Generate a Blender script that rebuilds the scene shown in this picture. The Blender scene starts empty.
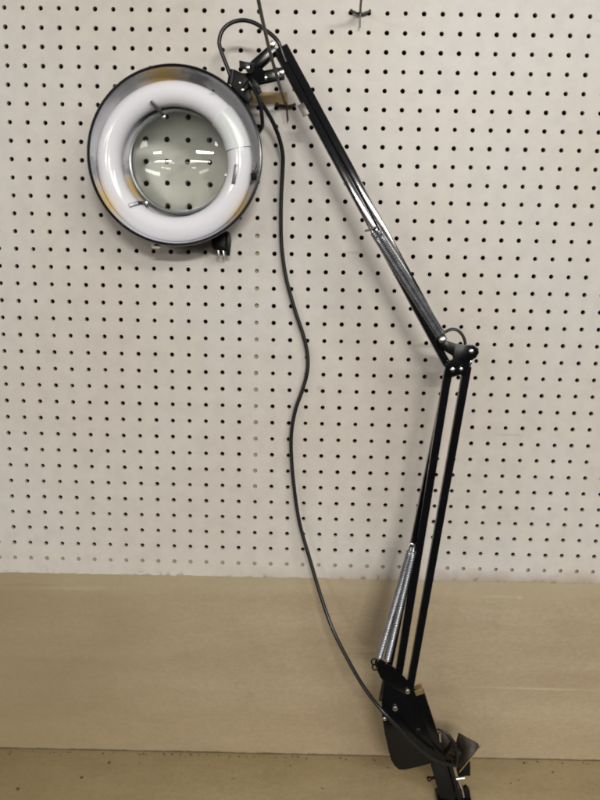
import bpy, bmesh, math, random
from mathutils import Vector, Matrix
random.seed(7)
S = bpy.context.scene
COL = S.collection
INCH = 0.0254
# ------------------------------------------------------------------ camera
RCV = Matrix(((0.99965869, 0.01776181, 0.01915793),
              (0.0221813, -0.18963242, -0.98160457),
              (-0.01380211, 0.98169449, -0.18996167)))   # rows: image right, image down, view direction
CAM = Vector((0.4392031, -1.17233991, -0.3208623))
FOC = 786.42

def W(px, py, Y):
    """point on the upright plane y = Y seen at this place of the photograph"""
    d = RCV.transposed() @ Vector(((px - 300) / FOC, (py - 400) / FOC, 1))
    return CAM + d * ((Y - CAM.y) / d.y)

cam = bpy.data.cameras.new('camera')
cam_o = bpy.data.objects.new('camera', cam)
COL.objects.link(cam_o)
cam.sensor_fit = 'VERTICAL'; cam.sensor_height = 36; cam.sensor_width = 27
cam.lens = FOC / 800 * 36
cam.clip_start = 0.02; cam.clip_end = 100
M = Matrix((RCV[0], -RCV[1], -RCV[2])).transposed().to_4x4()
M.translation = CAM
cam_o.matrix_world = M
S.camera = cam_o

# ------------------------------------------------------------------ materials
def srgb(r, g, b):
    f = lambda c: (c / 12.92 if c <= .04045 else ((c + .055) / 1.055) ** 2.4)
    return (f(r / 255), f(g / 255), f(b / 255), 1)

class NT:
    def __init__(self, name):
        self.m = bpy.data.materials.new(name); self.m.use_nodes = True
        self.t = self.m.node_tree; self.b = self.t.nodes['Principled BSDF']
    def n(self, typ, **kw):
        x = self.t.nodes.new(typ)
        for k, v in kw.items():
            if k.startswith('i_'):
                x.inputs[k[2:].replace('_', ' ')].default_value = v
            else:
                setattr(x, k, v)
        return x
    def l(self, a, b): self.t.links.new(a, b)
    def set(self, **kw):
        for k, v in kw.items(): self.b.inputs[k.replace('_', ' ')].default_value = v
        return self
    def coord(self, scale=(1, 1, 1)):
        c = self.n('ShaderNodeTexCoord'); mp = self.n('ShaderNodeMapping')
        mp.inputs['Scale'].default_value = scale
        self.l(c.outputs['Object'], mp.inputs['Vector']); return mp.outputs['Vector']
    def noise(self, scale, detail=5, rough=.55, cs=(1, 1, 1), dist=0):
        x = self.n('ShaderNodeTexNoise')
        x.inputs['Scale'].default_value = scale; x.inputs['Detail'].default_value = detail
        x.inputs['Roughness'].default_value = rough; x.inputs['Distortion'].default_value = dist
        self.l(self.coord(cs), x.inputs['Vector']); return x.outputs['Fac']
    def ramp(self, fac, stops):
        r = self.n('ShaderNodeValToRGB'); e = r.color_ramp.elements
        while len(e) < len(stops): e.new(.5)
        for el, (p, c) in zip(e, stops):
            el.position = p; el.color = c if len(c) == 4 else (*c, 1)
        self.l(fac, r.inputs['Fac']); return r.outputs['Color']
    def mix(self, fac, a, b, mode='MIX'):
        x = self.n('ShaderNodeMix', data_type='RGBA', blend_type=mode)
        for v, i in ((fac, 0), (a, 6), (b, 7)):
            if isinstance(v, (int, float)): x.inputs[i].default_value = v
            elif isinstance(v, tuple): x.inputs[i].default_value = v
            else: self.l(v, x.inputs[i])
        return x.outputs[2]
    def math(self, op, a, b=0, clamp=False):
        x = self.n('ShaderNodeMath', operation=op, use_clamp=clamp)
        for v, i in ((a, 0), (b, 1)):
            if isinstance(v, (int, float)): x.inputs[i].default_value = v
            else: self.l(v, x.inputs[i])
        return x.outputs[0]
    def axis(self, k):
        s = self.n('ShaderNodeSeparateXYZ'); self.l(self.coord(), s.inputs[0]); return s.outputs[k]
    def span(self, v, a, b):
        x = self.n('ShaderNodeMapRange', clamp=True)
        self.l(v, x.inputs[0]); x.inputs[1].default_value = a; x.inputs[2].default_value = b
        return x.outputs[0]
    def smudge(self, px, py, a, b, k):  # mask of a soft ellipse at px, py
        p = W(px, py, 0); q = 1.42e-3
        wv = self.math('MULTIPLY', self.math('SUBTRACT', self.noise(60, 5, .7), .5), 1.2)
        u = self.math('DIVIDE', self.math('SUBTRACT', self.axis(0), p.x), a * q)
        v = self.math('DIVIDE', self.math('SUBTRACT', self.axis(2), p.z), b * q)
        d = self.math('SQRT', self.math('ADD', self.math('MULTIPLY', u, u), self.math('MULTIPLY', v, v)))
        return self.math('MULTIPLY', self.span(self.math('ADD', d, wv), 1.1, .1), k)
    def bump(self, h, strength=.2, dist=.001):
        x = self.n('ShaderNodeBump'); x.inputs['Strength'].default_value = strength
        x.inputs['Distance'].default_value = dist
        self.l(h, x.inputs['Height']); self.l(x.outputs[0], self.b.inputs['Normal'])
    def col(self, c): self.l(c, self.b.inputs['Base Color']); return self
    def rough(self, c): self.l(c, self.b.inputs['Roughness']); return self

def G(v): return (v, v, v, 1)

def m_pegboard():
    t = NT('pegboard_paint')
    base = t.ramp(t.noise(2.2, 4), [(.3, srgb(206, 197, 186)), (.55, srgb(211, 205, 197)), (.75, srgb(209, 207, 204))])
    fine = t.ramp(t.noise(38, 6, .65), [(.3, G(.90)), (.6, G(1)), (.8, G(1.0))])
    c = t.mix(1, base, fine, 'MULTIPLY')
    # faint rubbed marks
    sm = t.ramp(t.noise(6.5, 8, .7, (1, 1, 2.6), .6), [(.62, G(0)), (.8, G(.35))])
    c = t.mix(sm, c, srgb(150, 141, 132))
    wob = t.math('MULTIPLY', t.math('SUBTRACT', t.noise(14, 6, .65), .5), .045)
    z = t.math('ADD', t.axis(2), wob)
    low = t.math('MULTIPLY', t.span(z, -.812, -.842), t.span(t.axis(0), .25, .75))
    c = t.mix(t.math('MULTIPLY', low, .85), c, srgb(152, 128, 98))
    chip = t.math('MULTIPLY', t.math('MULTIPLY', t.span(z, -.828, -.838), t.span(t.noise(90, 3), .52, .60)), t.span(t.axis(0), -.3, .7))
    c = t.mix(t.math('MULTIPLY', chip, .7), c, srgb(96, 76, 56))
    for px, py, a, b, k in ((246, 50.5, 19, 2.8, .40), (353, 23, 6, 4.5, .30), (235, 52, 8, 1.5, .35), (510, 435, 16, 1.6, .22), (320, 388, 6, 3, .18), (368, 190, 22, 12, .10), (120, 100, 45, 30, .06)):  # soft grey ellipses at set spots
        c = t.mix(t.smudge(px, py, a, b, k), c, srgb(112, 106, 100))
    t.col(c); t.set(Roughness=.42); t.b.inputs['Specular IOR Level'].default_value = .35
    t.bump(t.noise(160, 4), .12, .0006)
    return t.m

def m_tan(name, a, b, c_, stain, seedscale=1.0, cs=(1, 1, 5)):
    t = NT(name)
    base = t.ramp(t.noise(3.0 * seedscale, 6, .6, cs, .3), [(.28, a), (.5, b), (.74, c_)])
    st = t.ramp(t.noise(9 * seedscale, 8, .72, (1, 1, 1.5), .5), [(.56, G(0)), (.74, G(.5))])
    c = t.mix(st, base, stain)
    fine = t.ramp(t.noise(120, 5, .7, (1, 1, 2)), [(.3, G(.84)), (.65, G(1))])
    c = t.mix(1, c, fine, 'MULTIPLY')
    return t, c

def m_panel():
    t, c = m_tan('panel_paint', srgb(165, 147, 119), srgb(174, 157, 129), srgb(181, 166, 139), srgb(156, 140, 111))
    # smeared paler paint just under the pegboard, then a worn line
    z = t.math('ADD', t.axis(2), t.math('MULTIPLY', t.math('SUBTRACT', t.noise(5, 6, .65), .5), .055))
    band = t.math('MULTIPLY', t.span(z, -.872, -.856), .45)
    c = t.mix(band, c, srgb(180, 168, 138))
    olive_dim = t.math('ADD', t.span(t.axis(0), .55, -.1), t.math('MULTIPLY', t.math('SUBTRACT', t.noise(5, 7, .65), .5), 1.3), True)  # olive discolouring and the dimmer light at left, both put into the colour
    c = t.mix(t.math('MULTIPLY', olive_dim, .55), c, srgb(141, 125, 93))
    scr = t.ramp(t.noise(4, 9, .75, (1, 1, 55), .1), [(.66, G(0)), (.72, G(.35))])
    c = t.mix(scr, c, srgb(200, 188, 155))
    for px, py, a, b, k in ((540, 689.5, 80, 1.5, .45), (500, 597, 24, 2, .3), (70, 588, 60, 4, .25), (520, 598, 5, 2.5, .4)):
        c = t.mix(t.smudge(px, py, a, b, k), c, srgb(200, 188, 160))
    for px, py, a, b, k in ((60, 680, 70, 50, .14), (40, 586, 60, 2.5, .25), (330, 660, 60, 70, .08)):
        c = t.mix(t.smudge(px, py, a, b, k), c, srgb(112, 100, 66))
    jz = t.math('ADD', t.math('SUBTRACT', t.axis(2), t.math('MULTIPLY', t.axis(0), .00795)), t.math('MULTIPLY', t.math('SUBTRACT', t.noise(30, 6, .7), .5), .006))
    drk = t.math('MULTIPLY', t.span(jz, -1.1500, -1.1530), .9)
    c = t.mix(drk, c, srgb(70, 55, 36))
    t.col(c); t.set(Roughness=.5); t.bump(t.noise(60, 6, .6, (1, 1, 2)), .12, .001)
    return t.m

def m_bench():
    t, c = m_tan('bench_wood', srgb(174, 156, 119), srgb(188, 170, 132), srgb(198, 181, 144), srgb(160, 142, 102), 1.3, (1, 3, 1))
    olive_dim = t.math('ADD', t.span(t.axis(0), .6, -.1), t.math('MULTIPLY', t.math('SUBTRACT', t.noise(9, 7, .65), .5), 1.4), True)  # left end: olive discolouring with the weaker light painted in
    c = t.mix(t.math('MULTIPLY', olive_dim, .6), c, srgb(150, 134, 92))
    y = t.ramp(t.noise(24, 7, .7, (1, 1.4, 1), .8), [(.60, G(0)), (.70, G(.6))])
    c = t.mix(y, c, srgb(188, 172, 112))
    sp = t.ramp(t.noise(70, 4, .6), [(.70, G(0)), (.76, G(.8))])
    c = t.mix(sp, c, srgb(82, 66, 44))
    t.col(c); t.set(Roughness=.55); t.bump(t.noise(80, 6, .65, (1, 3, 1)), .25, .001)
    return t.m

def m_plain(name, col, rough=.4, metal=0, var=.12, sc=60, bump=0, spec=.5, coat=0):
    t = NT(name)
    n = t.noise(sc, 5, .6)
    t.col(t.mix(1, col, t.ramp(n, [(.3, G(1 - var)), (.7, G(1))]), 'MULTIPLY'))
    t.set(Metallic=metal)
    t.rough(t.ramp(t.noise(sc * .6, 4), [(.3, G(max(.02, rough * .82))), (.7, G(min(1, rough * 1.2)))]))
    t.b.inputs['Specular IOR Level'].default_value = spec
    t.b.inputs['Coat Weight'].default_value = coat; t.b.inputs['Coat Roughness'].default_value = .08
    if bump: t.bump(n, bump, .0008)
    return t.m

def m_reflector():
    t = NT('reflector_enamel')
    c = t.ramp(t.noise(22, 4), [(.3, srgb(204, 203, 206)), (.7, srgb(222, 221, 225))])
    # yellow reflections painted into the enamel at three places round the dish (object space angle)
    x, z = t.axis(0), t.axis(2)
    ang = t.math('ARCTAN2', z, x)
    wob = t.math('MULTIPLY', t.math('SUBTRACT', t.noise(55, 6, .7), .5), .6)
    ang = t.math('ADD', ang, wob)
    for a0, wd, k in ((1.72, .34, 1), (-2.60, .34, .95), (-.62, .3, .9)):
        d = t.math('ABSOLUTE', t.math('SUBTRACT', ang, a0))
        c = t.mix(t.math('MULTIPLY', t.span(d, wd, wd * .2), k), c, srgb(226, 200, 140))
    for a0, wd, k in ((1.30, .16, .5), (2.25, .3, .35), (-.13, .07, .8), (-2.98, .14, .4)):  # dark reflections, painted into the colour the same way
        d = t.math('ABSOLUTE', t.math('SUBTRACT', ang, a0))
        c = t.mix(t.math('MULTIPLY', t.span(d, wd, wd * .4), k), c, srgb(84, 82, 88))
    t.col(c); t.set(Roughness=.14)
    return t.m

def m_glass():
    t = NT('lens_glass')
    g = t.n('ShaderNodeBsdfGlass'); g.inputs['IOR'].default_value = 1.5; g.inputs['Roughness'].default_value = 0
    c = t.ramp(t.noise(9, 2), [(.3, (.966, .988, .972, 1)), (.7, (.972, .990, .977, 1))])
    t.l(c, g.inputs['Color'])
    t.l(g.outputs[0], t.t.nodes['Material Output'].inputs['Surface'])
    return t.m

PEG = m_pegboard(); PANEL = m_panel(); BENCH = m_bench()
BLACK = m_plain('black_gloss_paint', (.0055, .0055, .007, 1), .085, 0, .3, 40, 0, .7, .0)
BLACKM = m_plain('black_steel', (.005, .005, .0055, 1), .19, 0, .3, 60, .05, .32)
PLAST = m_plain('black_plastic', (.005, .005, .0055, 1), .40, 0, .3, 70, .06, .2)
CORD = m_plain('cord_rubber', (.013, .013, .012, 1), .36, 0, .35, 90, .1, .5)
CHROME = m_plain('chrome', (.80, .80, .80, 1), .14, 1, .12, 60)
STEEL = m_plain('spring_steel', (.52, .53, .57, 1), .40, 1, .2, 140)
ZINC = m_plain('zinc_bolt', (.72, .71, .68, 1), .3, 1, .25, 200, .1)
RUST = m_plain('rusty_wire', (.085, .040, .026, 1), .6, .25, .55, 220, .3)
HOOKW = m_plain('dull_wire', (.13, .12, .10, 1), .42, .7, .4, 160, .15)
CLIPM = m_plain('clip_metal', (.16, .16, .17, 1), .35, .8, .3, 160)
TUBEG = m_plain('tube_phosphor', (.85, .85, .89, 1), .10, 0, .03, 12, 0, .6)
TCAP = m_plain('white_plastic', (.74, .77, .77, 1), .26, 0, .06, 40)
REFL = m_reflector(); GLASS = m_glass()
RINGM = m_plain('clear_grey_ring', (.30, .33, .33, 1), .14, .35, .15, 60)
WOOD = m_plain('batten_wood', srgb(190, 172, 140), .75, 0, .35, 50, .3)
DARK = m_plain('void_wall', srgb(70, 60, 50), .9, 0, .3, 10)
TAPE = m_plain('masking_tape', srgb(178, 152, 102), .6, 0, .25, 80, .2)
BROWN = m_plain('brown_black_steel', (.032, .023, .015, 1), .26, .35, .4, 50, .08)  # on the jaw: tan reflected in black steel, put into the colour
CRUMB = m_plain('crumbs', srgb(112, 92, 64), .85, 0, .6, 300)
TANGLINT = m_plain('tan_glint_steel', srgb(170, 148, 104), .35, .6, .3, 80)  # tan reflection and edge highlight put into the colour of black steel

# ------------------------------------------------------------------ mesh helpers
def link(name, verts, faces, mat, parent=None, smooth=35, mats=None, mi=None):
    me = bpy.data.meshes.new(name)
    o = bpy.data.objects.new(name, me)
    org = Vector((0, 0, 0))
    if parent is not None:
        o.parent = parent
        org = ABS[parent.name]
    ABS[o.name] = org
    me.from_pydata([tuple(Vector(v) - org) for v in verts], [], faces)
    for m_ in (mats or [mat]): me.materials.append(m_)
    if mi:
        for p, k in zip(me.polygons, mi): p.material_index = k
    bm = bmesh.new(); bm.from_mesh(me)
    bmesh.ops.recalc_face_normals(bm, faces=bm.faces); bm.to_mesh(me); bm.free()
    if smooth:
        me.shade_smooth(); me.set_sharp_from_angle(angle=math.radians(smooth))
    COL.objects.link(o)
    return o
ABS = {}

def empty(name, loc):
    o = bpy.data.objects.new(name, None); COL.objects.link(o)
    o.location = loc; o.empty_display_size = .02; ABS[o.name] = Vector(loc)
    return o

def tag(o, label=None, cat=None, group=None, kind=None):
    for k, v in (('label', label), ('category', cat), ('group', group), ('kind', kind)):
        if v: o[k] = v
    return o

class MB:
    def __init__(self): self.v = []; self.f = []
    def add(self, v, f):
        k = len(self.v); self.v += [Vector(x) for x in v]; self.f += [tuple(i + k for i in q) for q in f]; return self
    def bm(self, bm):
        bm.verts.index_update()
        self.add([v.co.copy() for v in bm.verts], [[v.index for v in f.verts] for f in bm.faces]); bm.free(); return self
    def bar(self, A, B, w, d, n=(0, -1, 0), bev=.001, seg=2):
        A, B = Vector(A), Vector(B); L = (B - A).length; x = (B - A) / L
        n = Vector(n); n = (n - x * n.dot(x)).normalized(); s = x.cross(n)
        bm = bmesh.new(); bmesh.ops.create_cube(bm, size=1)
        bmesh.ops.scale(bm, vec=(L, w, d), verts=bm.verts)
        if bev: bmesh.ops.bevel(bm, geom=bm.edges[:], offset=bev, segments=seg, affect='EDGES', profile=.6)
        m = Matrix((x, s, n)).transposed().to_4x4(); m.translation = (A + B) / 2
        bm.transform(m); return self.bm(bm)
    def plate(self, pts, th, bev=.0008, ext=(0, 1, 0)):
        bm = bmesh.new()
        f = bm.faces.new([bm.verts.new(p) for p in pts])
        r = bmesh.ops.extrude_face_region(bm, geom=[f])
        for v in r['geom']:
            if isinstance(v, bmesh.types.BMVert): v.co += Vector(ext) * th
        bmesh.ops.recalc_face_normals(bm, faces=bm.faces)
        if bev: bmesh.ops.bevel(bm, geom=bm.edges[:], offset=bev, segments=2, affect='EDGES', profile=.6)
        return self.bm(bm)
    def tube(self, pts, r, n=10, cap=True, sub=0, taper=None):
        pts = [Vector(p) for p in pts]
        if sub: pts = crom(pts, sub)
        N = len(pts); base = len(self.v); up = None
        for i, p in enumerate(pts):
            t = (pts[min(i + 1, N - 1)] - pts[max(i - 1, 0)]).normalized()
            if up is None:
                up = t.orthogonal().normalized()
            up = (up - t * up.dot(t)).normalized(); b = t.cross(up)
            rr = r if taper is None else r * taper(i / (N - 1))
            for k in range(n):
                a = 2 * math.pi * k / n
                self.v.append(p + (up * math.cos(a) + b * math.sin(a)) * rr)
        for i in range(N - 1):
            for k in range(n):
                self.f.append((base + i * n + k, base + i * n + (k + 1) % n, base + (i + 1) * n + (k + 1) % n, base + (i + 1) * n + k))
        if cap:
            self.f.append(tuple(base + k for k in range(n))[::-1])
            self.f.append(tuple(base + (N - 1) * n + k for k in range(n)))
        return self
    def lathe(self, prof, mat4, n=64, closed=False, a0=0, a1=2 * math.pi):
        base = len(self.v); P = len(prof); full = abs(a1 - a0 - 2 * math.pi) < 1e-6
        nn = n if full else n + 1
        for k in range(nn):
            a = a0 + (a1 - a0) * k / n
            for r, t in prof:
                self.v.append(mat4 @ Vector((r * math.cos(a), t, r * math.sin(a))))
        for k in range(n):
            k2 = (k + 1) % nn
            for j in range(P if closed else P - 1):
                j2 = (j + 1) % P
                self.f.append((base + k * P + j, base + k2 * P + j, base + k2 * P + j2, base + k * P + j2))
        if not full and closed:
            self.f.append(tuple(base + j for j in range(P))); self.f.append(tuple(base + n * P + j for j in range(P))[::-1])
        return self
    def bolt(self, c, r, h, axis=(0, -1, 0), n=16, dome=True):
        """round bolt head standing h off c along axis"""
        z = Vector(axis).normalized(); x = z.orthogonal().normalized(); y = z.cross(x); c = Vector(c)
        rings = [(r, -.002), (r, h * .5), (r * .86, h * .82), (r * .5, h)] if dome else [(r, -.002), (r, h), (r * .8, h * 1.05)]
        base = len(self.v)
        for rr, hh in rings:
            for k in range(n):
                a = 2 * math.pi * k / n
                self.v.append(c + x * rr * math.cos(a) + y * rr * math.sin(a) + z * hh)
        for i in range(len(rings) - 1):
            for k in range(n):
                self.f.append((base + i * n + k, base + i * n + (k + 1) % n, base + (i + 1) * n + (k + 1) % n, base + (i + 1) * n + k))
        self.f.append(tuple(base + (len(rings) - 1) * n + k for k in range(n)))
        self.f.append(tuple(base + k for k in range(n))[::-1])
        return self
    def go(self, name, mat, parent=None, smooth=35, **kw):
        return link(name, self.v, self.f, mat, parent, smooth, **kw)

def crom(P, k):
    out = []
    Q = [P[0] * 2 - P[1]] + P + [P[-1] * 2 - P[-2]]
    for i in range(1, len(Q) - 2):
        a, b, c, d = Q[i - 1:i + 3]
        for j in range(k):
            t = j / k
            out.append(.5 * ((2 * b) + (c - a) * t + (2 * a - 5 * b + 4 * c - d) * t * t + (3 * b - a - 3 * c + d) * t ** 3))
    out.append(P[-1]); return out

# ------------------------------------------------------------------ setting
# pegboard: every hole is a real hole, one inch apart
C0, C1, R0, R1 = -8, 42, -6, 32
HR, TH = .00325, .0055
def pegboard():
    V, F = [], []
    idx = {}
    def vert(x, y, z):
        k = (round(x, 5), round(y, 5), round(z, 5))
        if k not in idx: idx[k] = len(V); V.append((x, y, z))
        return idx[k]
    h = INCH / 2; n = 16
    for c in range(C0, C1 + 1):
        for r in range(R0, R1 + 1):
            cx, cz = c * INCH, -r * INCH
            sq = []
            for k in range(n):
                a = 2 * math.pi * (k + .5) / n - math.pi / n
                ca, sa = math.cos(a), math.sin(a); m = max(abs(ca), abs(sa))
                sq.append(vert(cx + h * ca / m, 0, cz + h * sa / m))
            f0 = []; f1 = []
            jx, jz, jr = random.gauss(0, .00012), random.gauss(0, .00012), random.uniform(.95, 1.06)
            for k in range(n):
                a = 2 * math.pi * k / n
                x, z = cx + jx + HR * jr * math.cos(a), cz + jz + HR * jr * math.sin(a)
                f0.append(len(V)); V.append((x, .0, z))
                f1.append(len(V)); V.append((x, TH, z))
            for k in range(n):
                k2 = (k + 1) % n
                F.append((sq[k], sq[k2], f0[k2], f0[k]))
                F.append((f0[k], f0[k2], f1[k2], f1[k]))
    # border strip down to the lower edge, and the edge itself
    x0, x1 = (C0 - .5) * INCH, (C1 + .5) * INCH
    zb = -(R1 + .5) * INCH
    e0, e1 = -.8385, -.8325          # the cut edge runs slightly out of level
    N = 120
    top = []; bot = []
    random.seed(3)
    for i in range(N + 1):
        x = x0 + (x1 - x0) * i / N
        z = e0 + (e1 - e0) * (x + .05) / .95 + random.gauss(0, .00025) + (.0012 if random.random() < .07 else 0)
        top.append(vert(x, 0, zb)); bot.append((x, z))
    b0 = []; b1 = []
    for x, z in bot:
        b0.append(len(V)); V.append((x, 0, z)); b1.append(len(V)); V.append((x, TH, z))
    for i in range(N):
        F.append((top[i], top[i + 1], b0[i + 1], b0[i])); F.append((b0[i], b0[i + 1], b1[i + 1], b1[i]))
    return V, F
V, F = pegboard()
me_board = link('pegboard', V, F, PEG, None, 30)
# normals of an open sheet: make the front face the room
tag(me_board, 'off white painted pegboard with rows of round holes behind the lamp', 'pegboard')
MB().bar((14 * INCH, TH + .011, -11.45 * INCH), (14 * INCH, TH + .011, -27.5 * INCH), .020, .019, bev=.001).go('batten', WOOD, me_board)
MB().bar((-.25, TH + .0105, -.8285), (1.12, TH + .0105, -.8235), .034, .019, bev=.001).go('batten', WOOD, me_board)

wall = MB().bar((-.6, .09, -.4), (1.5, .09, -.4), 1.9, .02, bev=0).go('wall', DARK, None, 0)
tag(wall, kind='structure')

# tan panel under the pegboard
JL, JR = -1.15385 + .0, -1.1459
pts = [(-.6, .0022, -.8300), (1.5, .0022, -.8170), (1.5, .0022, -1.1420), (-.6, .0022, -1.1588)]
pan = MB().plate([Vector(p) for p in pts], .016, .0012).go('wall_panel', PANEL)
tag(pan, 'tan painted wooden panel between the pegboard and the bench', 'wall panel')

# bench top, tilted a trifle like the joint in the photo
def bz(x): return JL + (JR - JL) * (x + .0679) / .9985
bb = MB()
bb.plate([Vector((-.6, .0030, bz(-.6))), Vector((1.5, .0030, bz(1.5))), Vector((1.5, -.30, bz(1.5))), Vector((-.6, -.30, bz(-.6)))],
         .035, .0015, (0, 0, -1))
bench = bb.go('workbench', BENCH)
tag(bench, 'stained tan wooden bench top along the bottom of the wall', 'workbench')

# crumbs along the joint and over the bench
cr = MB()
random.seed(21)
def crumb(x, y, r):
    bm = bmesh.new(); bmesh.ops.create_icosphere(bm, subdivisions=1, radius=r)
    for v in bm.verts:
        v.co *= random.uniform(.6, 1.25); v.co.x *= 1.3; v.co.z *= .6
    bm.transform(Matrix.Translation((x, y, bz(x) + r * .35)) @ Matrix.Rotation(random.uniform(0, 6), 4, 'Z'))
    cr.bm(bm)
for i in range(90): crumb(random.uniform(-.15, 1.05), -.003 - abs(random.gauss(0, .004)), random.uniform(.0005, .0015))
for i in range(60): crumb(random.uniform(-.15, 1.05), random.uniform(-.22, -.01), random.choice((.0005, .0006, .0008, .0012)))
for px, py, r in ((82, 782, .0022), (18, 795, .0024), (109, 757, .0026), (553, 770, .0016)):
    Y = -.03 if py < 775 else (-.068 if py < 790 else -.098)
    p = W(px, py, Y); crumb(p.x, p.y, r)
tag(cr.go('debris', CRUMB), 'dark crumbs and dust scattered along the bench and its joint', 'debris', kind='stuff')

# ------------------------------------------------------------------ hooks, tape
def hook(name, pa, pb, pc, shaft, pin, mw, mp, r, label):
    """two prongs in neighbouring holes, cross wire, tag pin, long shank"""
    c = W(pc[0], pc[1], -.006)
    t = empty(name, c)
    a, b = W(*pa, 0), W(*pb, 0)
    up = Vector((0, 0, .003))
    MB().tube([a + Vector((0, .012, .001)), a + Vector((0, -.003, .001)), (a * .9 + c * .1) + Vector((0, -.006, -.0008)), c + Vector((0, -.0008, 0)),
               (b * .9 + c * .1) + Vector((0, -.006, -.0008)), b + Vector((0, -.003, .001)), b + Vector((0, .012, .001))], r * 1.05, 8, True, 6).go('cross_wire', mw, t)
    MB().tube(shaft, r, 10, True, 8).go('shank', HOOKW, t)
    MB().tube([c + Vector((0, -.004, .004)), W(pin[0], pin[1], -.008)], r * .62, 8).go('pin', mp, t)
    return tag(t, label, 'hook', 'wire hooks in the pegboard')
hook('peg_hook', (351, 11.5), (369.6, 12), (360.3, 14), [W(360.3, 13, -.006), W(360.6, 6, -.03), W(361.5, -6, -.075), W(362, -40, -.16)],
     (360, 28), HOOKW, CHROME, .00165, 'thin wire peg hook at the top of the board with nothing on it')
hook('peg_hook', (277, 105), (294.5, 105.6), (286.3, 106.5), [W(286, 106, -.006), W(282.5, 95, -.045), W(276.5, 75, -.12), W(269.5, 50, -.19), W(262.5, 20, -.26), W(258, -2, -.30), W(256, -14, -.32)],
     (288, 121), RUST, RUST, .00205, 'long rusty wire hook beside the lamp joint, its shank crossing the bracket')
tp = MB().plate([W(244, 91.5, -.0006), W(287, 92.5, -.0006), W(288, 104, -.0006), W(244, 102.5, -.0006)], .0004, 0).go('tape_strip', TAPE)
tag(tp, 'short strip of tan tape on the pegboard behind the lamp joint', 'tape')

# ------------------------------------------------------------------ magnifier lamp
foot = W(448, 800, -.10); foot.z = bz(foot.x)
LAMP = empty('magnifier_lamp', foot)
tag(LAMP, 'black swing arm magnifier lamp with round fluorescent tube and clamp base', 'lamp')

# ---- head
YR = -.079
hc = W(174.3, 156.6, YR)
rad = (W(262.2, 156.6, YR) - W(86.5, 156.6, YR)).length / 2
HM = Matrix.Translation(hc) @ Matrix.Rotation(math.radians(.5), 4, 'X').inverted()
# local +y runs into the wall; tipping the front up means the rim normal (-y) gains +z
n_ = HM.to_3x3() @ Vector((0, -1, 0))
if n_.z < 0: HM = Matrix.Translation(hc) @ Matrix.Rotation(math.radians(.5), 4, 'X')
R = rad
shell = [(R - .0042, .0006), (R - .0030, -.0012), (R - .0012, -.0014), (R, .0004), (R + .0002, .004), (R - .001, .012), (R - .004, .026), (R - .012, .042), (R - .026, .052), (R - .045, .0555), (.070, .0565), (.0688, .0565), (.0688, .044)]
inner = [(R - .0042, .0006), (R - .0040, .006), (R - .0060, .024), (R - .0135, .0395), (R - .027, .049), (R - .045, .0525), (.0725, .0535), (.0712, .051), (.0705, .041), (.0688, .0385), (.0688, .044)]
head = MB().lathe(shell, HM, 96).go('shade', BLACK, LAMP, 40)
# the reflector's own object axes sit at the dish centre so its painted reflections turn with it
rf = empty('reflector_axis', hc); bpy.data.objects.remove(rf)
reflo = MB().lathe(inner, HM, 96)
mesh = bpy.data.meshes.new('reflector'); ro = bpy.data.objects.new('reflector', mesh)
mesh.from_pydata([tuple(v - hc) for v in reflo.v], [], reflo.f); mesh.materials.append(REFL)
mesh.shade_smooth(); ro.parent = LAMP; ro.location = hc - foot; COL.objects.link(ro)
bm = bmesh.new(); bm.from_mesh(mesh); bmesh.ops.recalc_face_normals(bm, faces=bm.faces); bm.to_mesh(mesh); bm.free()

def H(px, py, t):
    """point t behind the rim plane of the head, seen at this place of the photo"""
    return W(px, py, YR + t)

# tube: sits a little low in the dish
tc = H(174.9, 162.4, .026)
TM = HM.copy(); TM.translation = tc
mmpx = (W(252.3, 162, YR + .026) - W(97.5, 162, YR + .026)).length / (252.3 - 97.5)
ro_, ri_ = 77.4 * mmpx, 53.0 * mmpx
mr = (ro_ - ri_) / 2; MR = (ro_ + ri_) / 2
circ = lambda r, k, c: [(c + r * math.cos(2 * math.pi * j / k), r * math.sin(2 * math.pi * j / k)) for j in range(k)]
tube = MB().lathe(circ(mr, 28, MR), TM, 110, True).go('fluorescent_tube', TUBEG, LAMP, 60)
def cap_prof(s): return [(MR + x, y) for x, y in [(mr * s * math.copysign(abs(math.cos(a)) ** .8, math.cos(a)), mr * s * math.copysign(abs(math.sin(a)) ** .8, math.sin(a))) for a in [2 * math.pi * j / 28 for j in range(28)]]]
MB().lathe(cap_prof(1.07), TM, 16, True, math.radians(12), math.radians(44)).go('tube_cap', TCAP, tube, 50)
# lens
lc = H(180.6, 162.2, .042)
LM = HM.copy(); LM.translation = lc
lr = 47.2 * mmpx * 1.02
RC = .225
def sag(r): return RC - math.sqrt(RC * RC - r * r)
e = sag(lr)
def lens_mesh(N=44):
    """two spherical caps on a square grid pressed into a disc (no pole), joined round the edge"""
    mb = MB(); V, F = [], []
    for side in (-1, 1):
        for a in range(N + 1):
            for b in range(N + 1):
                u, v = 2 * a / N - 1, 2 * b / N - 1
                x, z = u * math.sqrt(1 - v * v / 2) * lr, v * math.sqrt(1 - u * u / 2) * lr
                r = min(lr, math.hypot(x, z))
                V.append(LM @ Vector((x, side * (e - sag(r) + .0012), z)))
    Q = (N + 1) ** 2
    for a in range(N):
        for b in range(N):
            q = (a * (N + 1) + b, (a + 1) * (N + 1) + b, (a + 1) * (N + 1) + b + 1, a * (N + 1) + b + 1)
            F.append(q); F.append(tuple(k + Q for k in q[::-1]))
    edge = [k * (N + 1) for k in range(N)] + [N * (N + 1) + k for k in range(N)] + [(N - k) * (N + 1) + N for k in range(N)] + [N - k for k in range(N)]
    for k in range(len(edge)):
        p, q = edge[k], edge[(k + 1) % len(edge)]
        F.append((p, q, q + Q, p + Q))
    return mb.add(V, F)
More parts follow.
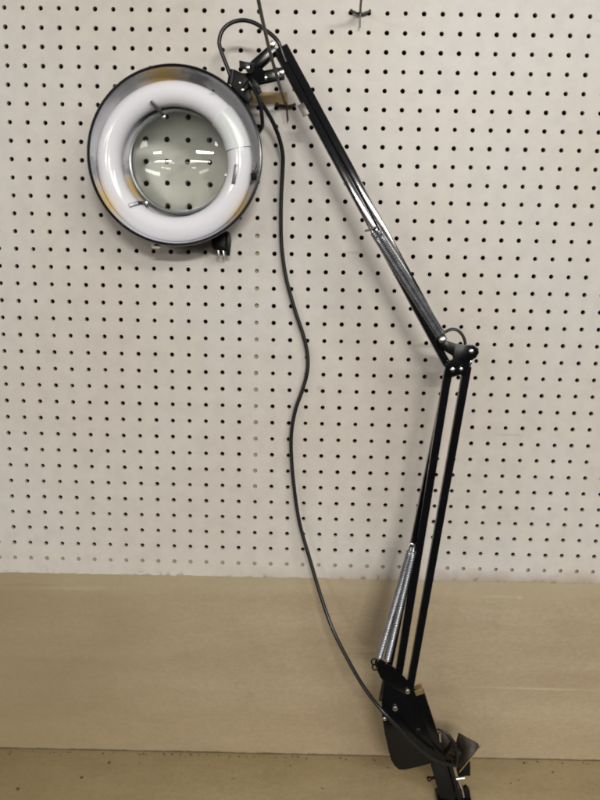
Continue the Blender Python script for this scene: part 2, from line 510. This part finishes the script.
lens = lens_mesh().go('lens', GLASS, LAMP, 25)
ringp = [(lr + .0004, -.006), (lr + .0012, -.0085), (lr + .0034, -.0088), (lr + .0044, -.007), (lr + .0050, .004), (lr + .0046, .009), (lr + .0004, .009)]
MB().lathe(ringp, LM, 96, True).go('lens_ring', RINGM, lens, 40)
# three clips holding the lens, reaching over the tube
for (a, b, s) in (((151.2, 100.4), (159.4, 110.4), (163.5, 116.5)), ((129.0, 205.8), (138.0, 202.8), (146, 203)), ((236.5, 164.5), (233.2, 184), (226.5, 175.5))):
    tA, tB, tS = (.0075, .0115, .036) if s[0] < 200 else (.0085, .0085, .034)
    A, B, C_ = H(*a, tA), H(*b, tB), H(*s, tS)
    m_ = MB().bar(A, B, .0052, .0012, bev=.0004)
    m_.bar(A.lerp(B, .97) if s[0] < 200 else A.lerp(B, .5), C_, .0050, .0011, bev=.0003)
    cl = m_.go('lens_clip', CLIPM, LAMP)
    MB().bolt(C_ + Vector((0, -.001, 0)), .0032, .002).go('screw', ZINC, cl)
# small screws inside the dish and black studs for the marks by the lens
MB().bolt(H(213.5, 90.5, .006), .0017, .0012).go('rivet_or_reflection', BLACKM, head)
sw = MB()
for px, py in ((202.5, 114.5), (207, 117.8), (211.5, 121.0), (214.5, 124.5)): sw.bolt(H(px, py, .033), .0016, .0016, n=10)
sw.go('lens_marks', BLACKM, LAMP)
MB().plate([H(250.5, 173, .018), H(256.5, 172.5, .015), H(257, 180, .015), H(251.5, 180.5, .018)], .002).go('rivet_or_reflection', PLAST, head)  # dark plate added for a dark reflection in the dish
MB().bolt(H(156, 246.5, .012), .006, .002, (0, -.3, -1)).go('rivet_or_reflection', CHROME, head)

# ---- head joint and bracket
YB = -.082
hub = MB()
hub.plate([W(229.5, 71, YB), W(236, 70, YB), (W(243, 73, YB)), W(250, 72, YB), W(254, 78, YB), W(249, 88, YB), W(252, 96, YB), W(249, 104, YB), W(243, 99, YB), W(236, 92, YB), W(230, 84, YB)], .026, .002)
hub.tube([W(233, 70, YB + .004), W(231, 84, YB + .004)], .0052, 14)
hub.tube([W(243, 92, YB + .006), W(256, 76, YB + .006)], .0075, 16)
hb = hub.go('head_joint', PLAST, LAMP, 40)
br = MB()
br.bar(W(250, 68.5, YB - .003), W(274, 47, YB - .003), .0115, .003)
br.bar(W(252.5, 72.0, YB + .013), W(277, 50, YB + .013), .0105, .003)
br.bar(W(254, 78, YB - .002), W(284, 72.5, YB - .002), .0135, .003)
br.bar(W(256, 81, YB + .013), W(284, 75, YB + .013), .0120, .003)
br.tube([W(257, 75, YB - .009), W(257, 75, YB + .02)], .0105, 20)
hbr = br.go('head_bracket', BLACKM, LAMP)
for px, py, r in ((272.5, 44, .0040), (281.8, 72.3, .0036), (265.3, 77.8, .0028)): MB().bolt(W(px, py, YB - .0045), r, .0026).go('bolt', ZINC, hbr)
wn = MB()
wn.plate([W(239, 60, YB - .012), W(245, 61.5, YB - .012), W(250.5, 62.5, YB - .012), W(251, 66.5, YB - .012), W(247, 69, YB - .012), W(239.5, 68.5, YB - .012)], .004, .001)
wn.plate([W(252, 77, YB - .010), W(258, 83, YB - .010), W(262, 92, YB - .010), W(258, 94.5, YB - .010), W(252, 86, YB - .010)], .004, .001)
wn.tube([W(250, 69, YB - .016), W(250, 69, YB + .002)], .0055, 14)
wn.go('wing_nut', PLAST, LAMP)
sc_ = MB()
for px, py, r in ((248, 67.5, .0026), (242.5, 90, .0022), (239.8, 83, .0016)): sc_.bolt(W(px, py, YB - .0165 if py < 70 else YB - .001), r, .002)
sc_.go('bolt', ZINC, hb)

# ---- upper arm: two square tubes, leaning a little out from the wall towards the elbow
YT, YE = -.076, -.115
MB().bar(W(276.5, 50, YT), W(447.5, 365.5, YE), .0102, .0102, (.07, -1, 0), bev=.0014, seg=3).go('arm_bar', BLACK, LAMP)
MB().bar(W(283.5, 46.5, YT), W(443.5, 341, YE), .0102, .0102, (.07, -1, 0), bev=.0014, seg=3).go('arm_bar', BLACK, LAMP)
ab = MB().bar(W(300.5, 104, -.0905), W(306.5, 115.5, -.092), .0090, .0012, bev=.0005).go('arm_patch', HOOKW, LAMP)  # paler grey plate lying on the upper arm

def spring(A, B, r, wire, turns, name='spring'):
    A, B = Vector(A), Vector(B); x = (B - A).normalized(); n = x.orthogonal().normalized(); s = x.cross(n)
    n = (Vector((0, -1, 0)) - x * Vector((0, -1, 0)).dot(x)).normalized(); s = x.cross(n)
    P = [A - x * .006]
    K = 12
    for i in range(turns * K + 1):
        a = 2 * math.pi * i / K; P.append(A.lerp(B, i / (turns * K)) + (n * math.cos(a) + s * math.sin(a)) * r)
    P.append(B + x * .006)
    return MB().tube(P, wire, 5).go(name, STEEL, LAMP, 60)
def ym(f): return YT + (YE - YT) * f - .0115
spring(W(373, 233, ym(.58)), W(439, 336.5, ym(.93)), .0035, .00095, 66)
spring(W(377.5, 230.5, ym(.58)), W(443, 334.5, ym(.93)), .0035, .00095, 66)
ha = MB().tube([W(365, 231, ym(.57) + .002), W(371, 229.5, ym(.57) - .001), W(377, 226.5, ym(.57) + .002)], .0017, 8).go('spring_pin', ZINC, LAMP)

# ---- elbow
EY = YE - .008
def P(L, Y): return [W(x, y, Y) for x, y in L]
elb = [(438.5, 341), (443, 338), (449, 341.5), (456, 343.5), (464, 345), (473, 344.8), (477.3, 348), (477.8, 352.5), (475, 357), (470.5, 360), (468, 366.5), (466, 375.5), (458, 374.5), (449, 377.5), (444.5, 374), (445.5, 366), (448.5, 361.3), (453, 359), (452.5, 356), (446, 352), (439, 346.5)]
eb = MB(); eb.plate(P(elb, EY), .0022, .0006)
eb.plate(P([(x + 1.2, y + .6) for x, y in elb], EY + .0165), .0022, .0006)
eb.tube([W(457, 364, EY + .001), W(457, 364, EY + .017)], .0065, 14)
ebo = eb.go('elbow_bracket', BLACKM, LAMP)
for px, py, r, h in ((442.4, 339.9, .0050, .0045), (471.2, 351.4, .0036, .003), (452.3, 369.6, .0036, .003), (461.2, 369.2, .0026, .0014)):
    MB().bolt(W(px, py, EY), r, h).go('bolt', ZINC, ebo)
MB().bar(W(471.8, 361, EY - .0008), W(469.3, 366.5, EY - .0008), .0026, .001, bev=.0003).go('bolt', CHROME, ebo)
MB().tube(P([(441.5, 336), (444, 333), (448, 330.4), (452.8, 329.2), (457.5, 330.3), (461, 333.2), (463.6, 337.5), (465, 342), (465.3, 350)], EY + .008), .0021, 10, True, 5).go('wire_loop', CORD, LAMP, 60)

# ---- lower arm
YL = -.108
lo = lambda Y0, Y1, a, b, w=.0102: MB().bar(W(*a, Y0), W(*b, Y1), w, .0102, bev=.0014, seg=3).go('arm_bar', BLACK, LAMP)
lo(-.113, -.103, (448.0, 371), (397.5, 680), .0108)
lo(-.100, -.090, (448.5, 373), (381.5, 700), .0100)
lo(-.113, -.103, (467.3, 366), (409.2, 690), .0108)
spring(W(410.0, 551, -.1125), W(379.0, 657, -.1185), .0044, .00098, 66)
spring(W(413.0, 551, -.1160), W(387.0, 660, -.1195), .0044, .00098, 66)
MB().tube(P([(408.5, 546.5), (411.3, 543.6), (414.5, 546), (412.5, 549.5)], -.115), .0013, 8, True, 4).go('spring_pin', ZINC, LAMP)

# ---- base bracket
BY = -.112
sp = MB()
sp.plate(P([(374.5, 662), (379, 658.5), (388, 664), (397, 670), (404, 677), (410, 684), (413, 690), (404, 694), (394, 688), (385.5, 682), (380, 675)], BY), .0025, .0006)
sp.plate(P([(374.5, 664), (379, 660.5), (388, 666), (397, 672), (404, 679), (410, 686), (413, 692), (404, 696), (394, 690), (385.5, 684), (380, 677)], BY + .016), .0025, .0006)
spo = sp.go('spring_plate', BLACKM, LAMP)
rg = MB()
for cx, cy in ((374.2, 661.8), (375.2, 667.2)):
    rg.tube([W(cx + 2.9 * math.cos(a), cy + 2.9 * math.sin(a), BY - .004) for a in [2 * math.pi * k / 14 for k in range(15)]], .0011, 8)
rg.go('spring_ring', BLACKM, spo)
bd = MB()
body = [(384, 680), (396, 683), (410, 686), (418, 692), (424.5, 699), (429, 709), (433, 721), (437, 735), (440, 748), (442.5, 757), (437, 762.5), (427.5, 764.5), (416, 767.5), (405, 770), (399, 769.8), (394.5, 766), (391, 760), (388, 748), (384.5, 733), (382, 716), (381.5, 700)]
bd.plate(P(body, BY + .002), .0035, .001)
bd.plate(P(body, BY + .022), .0035, .001)
bd.plate(P([(388, 722), (430, 718), (438, 752), (436, 760), (404, 767), (397, 765), (392, 752)], BY + .0045), .018, .002)
bdo = bd.go('base_bracket', BLACKM, LAMP)
for px, py, r in ((407.5, 691, .0040), (395, 708, .0042), (384.6, 718.3, .0030)): MB().bolt(W(px, py, BY if r > .0035 else BY + .002), r, .003).go('bolt', ZINC, bdo)
MB().bolt(W(418, 731, BY + .002), .0052, .0022).go('bolt', PLAST, bdo)
# square post from the base down to the clamp
po = MB().bar(W(419.5, 691.5, BY + .008), W(443, 762, BY + .008), .0135, .0135, bev=.0012).go('post', BLACKM, LAMP)
MB().bar(W(417.6, 687.2, BY + .0075), W(419.6, 692.4, BY + .0075), .0124, .0134, bev=.0005).go('post_end', TANGLINT, po)  # black tube end, its tan reflection painted as colour

# ---- clamp resting on the bench
CY = -.106
cp = MB()
zfl = foot.z
q0, q1 = W(437, 757, CY), W(449, 803, CY)
q1.z = max(q1.z, zfl + .0026)
cp.bar(q0, q1, .0245, .004, bev=.0008)
cp.bar(q0 + Vector((.001, .020, 0)), q1 + Vector((.001, .020, 0)), .0245, .004, bev=.0008)
cp.bar(W(449, 760, CY), W(459, 797, CY), .006, .021, bev=.0008)
cp.bar((q1.x - .018, CY + .010, zfl + .0032), (q1.x + .034, CY + .010, zfl + .0032), .030, .006, n=(0, 0, 1), bev=.001)
cpo = cp.go('clamp', BLACKM, LAMP)
jw = MB()
jA, jB, jC, jD = W(457, 731.5, CY + .012), W(481.3, 745.2, CY - .006), W(459.5, 772, CY - .012), W(453, 757, CY + .004)
j1, j2 = jB.lerp(jA, .14), jB.lerp(jC, .13)
jw.plate([jA.lerp(jB, .05), j1, (j1 + j2 + jB * 1.2) / 3.2, j2, jC.lerp(jB, .04), jD.lerp(jC, .5), jD.lerp(jA, .3)], .0032, .0009, (.35, .6, -.5))
jw.tube([W(449, 748, CY + .001), W(458.5, 753.5, CY + .001)], .0088, 20)
jw.tube([W(447.5, 747, CY + .001), W(449.5, 748.3, CY + .001)], .0108, 20)
jw.plate([W(438.5, 733, CY + .006), W(450, 734.5, CY + .008), W(457.5, 745, CY + .004), W(459, 768, CY - .004), W(446, 766, CY - .003), W(441.5, 754, CY + .002)], .003, .0008)
jwo = jw.go('clamp_jaw', BROWN, LAMP)
MB().tube([W(481.0, 745.6, CY - .0067), W(470.2, 759.0, CY - .0100), W(459.4, 772.2, CY - .0127)], .0007, 6).go('jaw_glint', TANGLINT, jwo)  # bright wire added along the jaw as a highlight
MB().tube([W(x, y, Y) for x, y, Y in ((437.5, 729, CY - .002), (442, 731, CY - .006), (447.5, 734, CY - .008), (452, 739.5, CY - .010), (455.5, 747, CY - .011), (457.3, 756, CY - .012), (456.5, 765, CY - .012))], .0017, 8, True, 5).go('wire_loop', CORD, LAMP, 60)
MB().plate(P([(457.5, 765), (470.3, 762), (470.5, 776), (458, 776.5)], CY + .002), .014, .001).go('clamp_pad', PLAST, LAMP)
sw_ = MB().tube([W(457.5, 779, CY + .004), W(462, 789, CY + .004), W(463.8, 796.5, CY + .004)], .0032, 12).go('clamp_screw', ZINC, LAMP)
MB().tube([W(452, 779.2, CY - .005), W(464.5, 777.6, CY - .005)], .0026, 8).go('nut', ZINC, sw_)
MB().plate(P([(463.5, 790), (467, 788), (470, 791), (471, 799), (465, 799)], CY + .0), .010, .0015).go('screw_knob', PLAST, sw_)
MB().bolt(W(429, 778.8, CY + .003), .0035, .004).go('bolt', BROWN, cpo)
MB().bar(W(429, 778.8, CY + .0045), W(440, 776, CY + .0045), .004, .003, bev=.0005).go('bolt_shank', BLACKM, cpo)
MB().tube([W(439.8, 734, CY - .004), W(440.3, 742, CY - .004)], .0014, 8).go('bolt', CHROME, cpo)  # chrome sliver added as a bright glint on the clamp

# ---- cords
cp_ = [(254, 80, -.070), (256.5, 92, -.066), (261, 102, -.060), (267.5, 112.5, -.050), (273.5, 123.5, -.040), (279.5, 139, -.032), (282.8, 155, -.026), (282.6, 172, -.022), (281.4, 195, -.018), (281, 220, -.015), (281.8, 247, -.012), (286, 277, -.010), (295, 310, -.009), (303.3, 335, -.009), (307.6, 355, -.009), (307.3, 372, -.010), (302.5, 390, -.010), (295.5, 410, -.010), (291.6, 432, -.011), (291.4, 455, -.012), (294.2, 488, -.014), (299.6, 523, -.018), (309.5, 558, -.026), (320.8, 596, -.038), (333, 630, -.055), (350.5, 664.5, -.082), (365.5, 689.5, -.105), (382, 710.5, -.124), (398, 727, -.128), (413, 742.5, -.128), (427, 754.5, -.127), (440, 762, -.125), (453, 765, -.119), (460, 766, -.108)]
cordo = MB().tube([W(x, y, Y) for x, y, Y in cp_], .0029, 12, True, 6).go('power_cord', CORD, LAMP, 60)
MB().tube([W(x, y, Y) for x, y, Y in ((230.5, 76, -.080), (226.5, 65, -.079), (221.5, 52, -.078), (219.2, 42, -.077), (222.5, 30.5, -.076), (231, 23, -.075), (243, 20.2, -.075), (255, 23.2, -.077), (264.5, 29.5, -.080), (272.5, 35.5, -.083), (278.5, 42.5, -.084), (282, 52, -.083), (286, 62, -.083))], .0027, 12, True, 6).go('lamp_wire', CORD, LAMP, 60)
MB().tube([W(x, y, Y) for x, y, Y in ((249, 82, -.088), (254.5, 90, -.088), (258.8, 98, -.086), (260.8, 107, -.083), (262, 117, -.078), (262.4, 125, -.070), (260.2, 130.5, -.060), (256, 136, -.040), (248, 150, -.022), (240, 175, -.016), (230, 205, -.018), (222, 228, -.022), (220.5, 240, -.022))], .0027, 12, True, 6).go('plug_wire', CORD, LAMP, 60)
# plug hanging behind the shade, prongs down
PY = -.030
pl = MB()
pl.plate(P([(213, 231), (222, 230), (229, 232), (230.5, 240), (229.5, 249), (228, 254.5), (225, 250.5), (213.5, 250), (211.3, 243)], PY), .018, .0022)
pl.plate(P([(225.2, 233), (229.5, 232), (230.6, 244), (229.5, 256), (226, 255.5), (225, 244)], PY - .003), .008, .0014)
plo = pl.go('plug', PLAST, LAMP)
MB().bar(W(218.2, 249, PY + .006), W(219.0, 257.6, PY + .006), .0018, .006, bev=.0003).go('prong', ZINC, plo)
MB().bar(W(223.2, 250, PY + .006), W(224.3, 258.6, PY + .006), .0018, .006, bev=.0003).go('prong', ZINC, plo)

# ------------------------------------------------------------------ light: rows of ceiling fluorescents in the shop
w = bpy.data.worlds.new('World'); S.world = w; w.use_nodes = True
nt = w.node_tree; bg = nt.nodes['Background']
tcn = nt.nodes.new('ShaderNodeTexCoord'); sep = nt.nodes.new('ShaderNodeSeparateXYZ'); rp = nt.nodes.new('ShaderNodeValToRGB')
nt.links.new(tcn.outputs['Generated'], sep.inputs[0])
mr_ = nt.nodes.new('ShaderNodeMapRange'); nt.links.new(sep.outputs[2], mr_.inputs[0]); mr_.inputs[1].default_value = -1; mr_.inputs[2].default_value = 1
nt.links.new(mr_.outputs[0], rp.inputs[0]); nt.links.new(rp.outputs[0], bg.inputs[0])
el = rp.color_ramp.elements
el[0].position = .42; el[0].color = (.12, .10, .08, 1); el[1].position = .80; el[1].color = (1.0, .97, .93, 1)
bg.inputs[1].default_value = .145

def lamp(x, y, z, energy, sx=1.2, sy=.14, tilt=20, col=(1, .965, .91)):
    L = bpy.data.lights.new('ceiling_tube', 'AREA'); L.shape = 'RECTANGLE'; L.size = sx; L.size_y = sy; L.energy = energy; L.color = col
    L.cycles.is_caustics_light = y > -4      # the near row lights the board through the lens
    o = bpy.data.objects.new('ceiling_tube', L); COL.objects.link(o)
    o.location = (x, y, z); o.rotation_euler = (math.radians(tilt), 0, 0)
    return o
# the row over the wall gives the shadows; two rows farther back show as streaks in the lens
lamp(-3.6, -3.6, 1.32, 28, sx=2.4, sy=.4, tilt=55, col=(1, .93, .84))
lamp(2.7, -3.6, 1.32, 66, sx=2.4, sy=.4, tilt=55, col=(1, .975, .95))
lamp(-2.3, -5.0, 1.05, 20, sx=.65, tilt=65)
lamp(1.2, -5.0, 1.05, 116, tilt=65)
lamp(-3.7, -9.5, .97, 60, sx=2.6, tilt=75)
lamp(1.4, -9.5, .97, 60, sx=2.6, tilt=75)
lens.cycles.is_caustics_caster = True
me_board.cycles.is_caustics_receiver = True

# ------------------------------------------------------------------ render
S.render.engine = 'CYCLES'
S.cycles.use_denoising = True
S.cycles.filter_width = 1.9
S.cycles.max_bounces = 12; S.cycles.transmission_bounces = 8; S.cycles.glossy_bounces = 5
S.cycles.caustics_refractive = True; S.cycles.blur_glossy = .5
S.cycles.sample_clamp_indirect = 14
S.view_settings.view_transform = 'Standard'; S.view_settings.look = 'None'; S.view_settings.exposure = 0; S.view_settings.gamma = 1
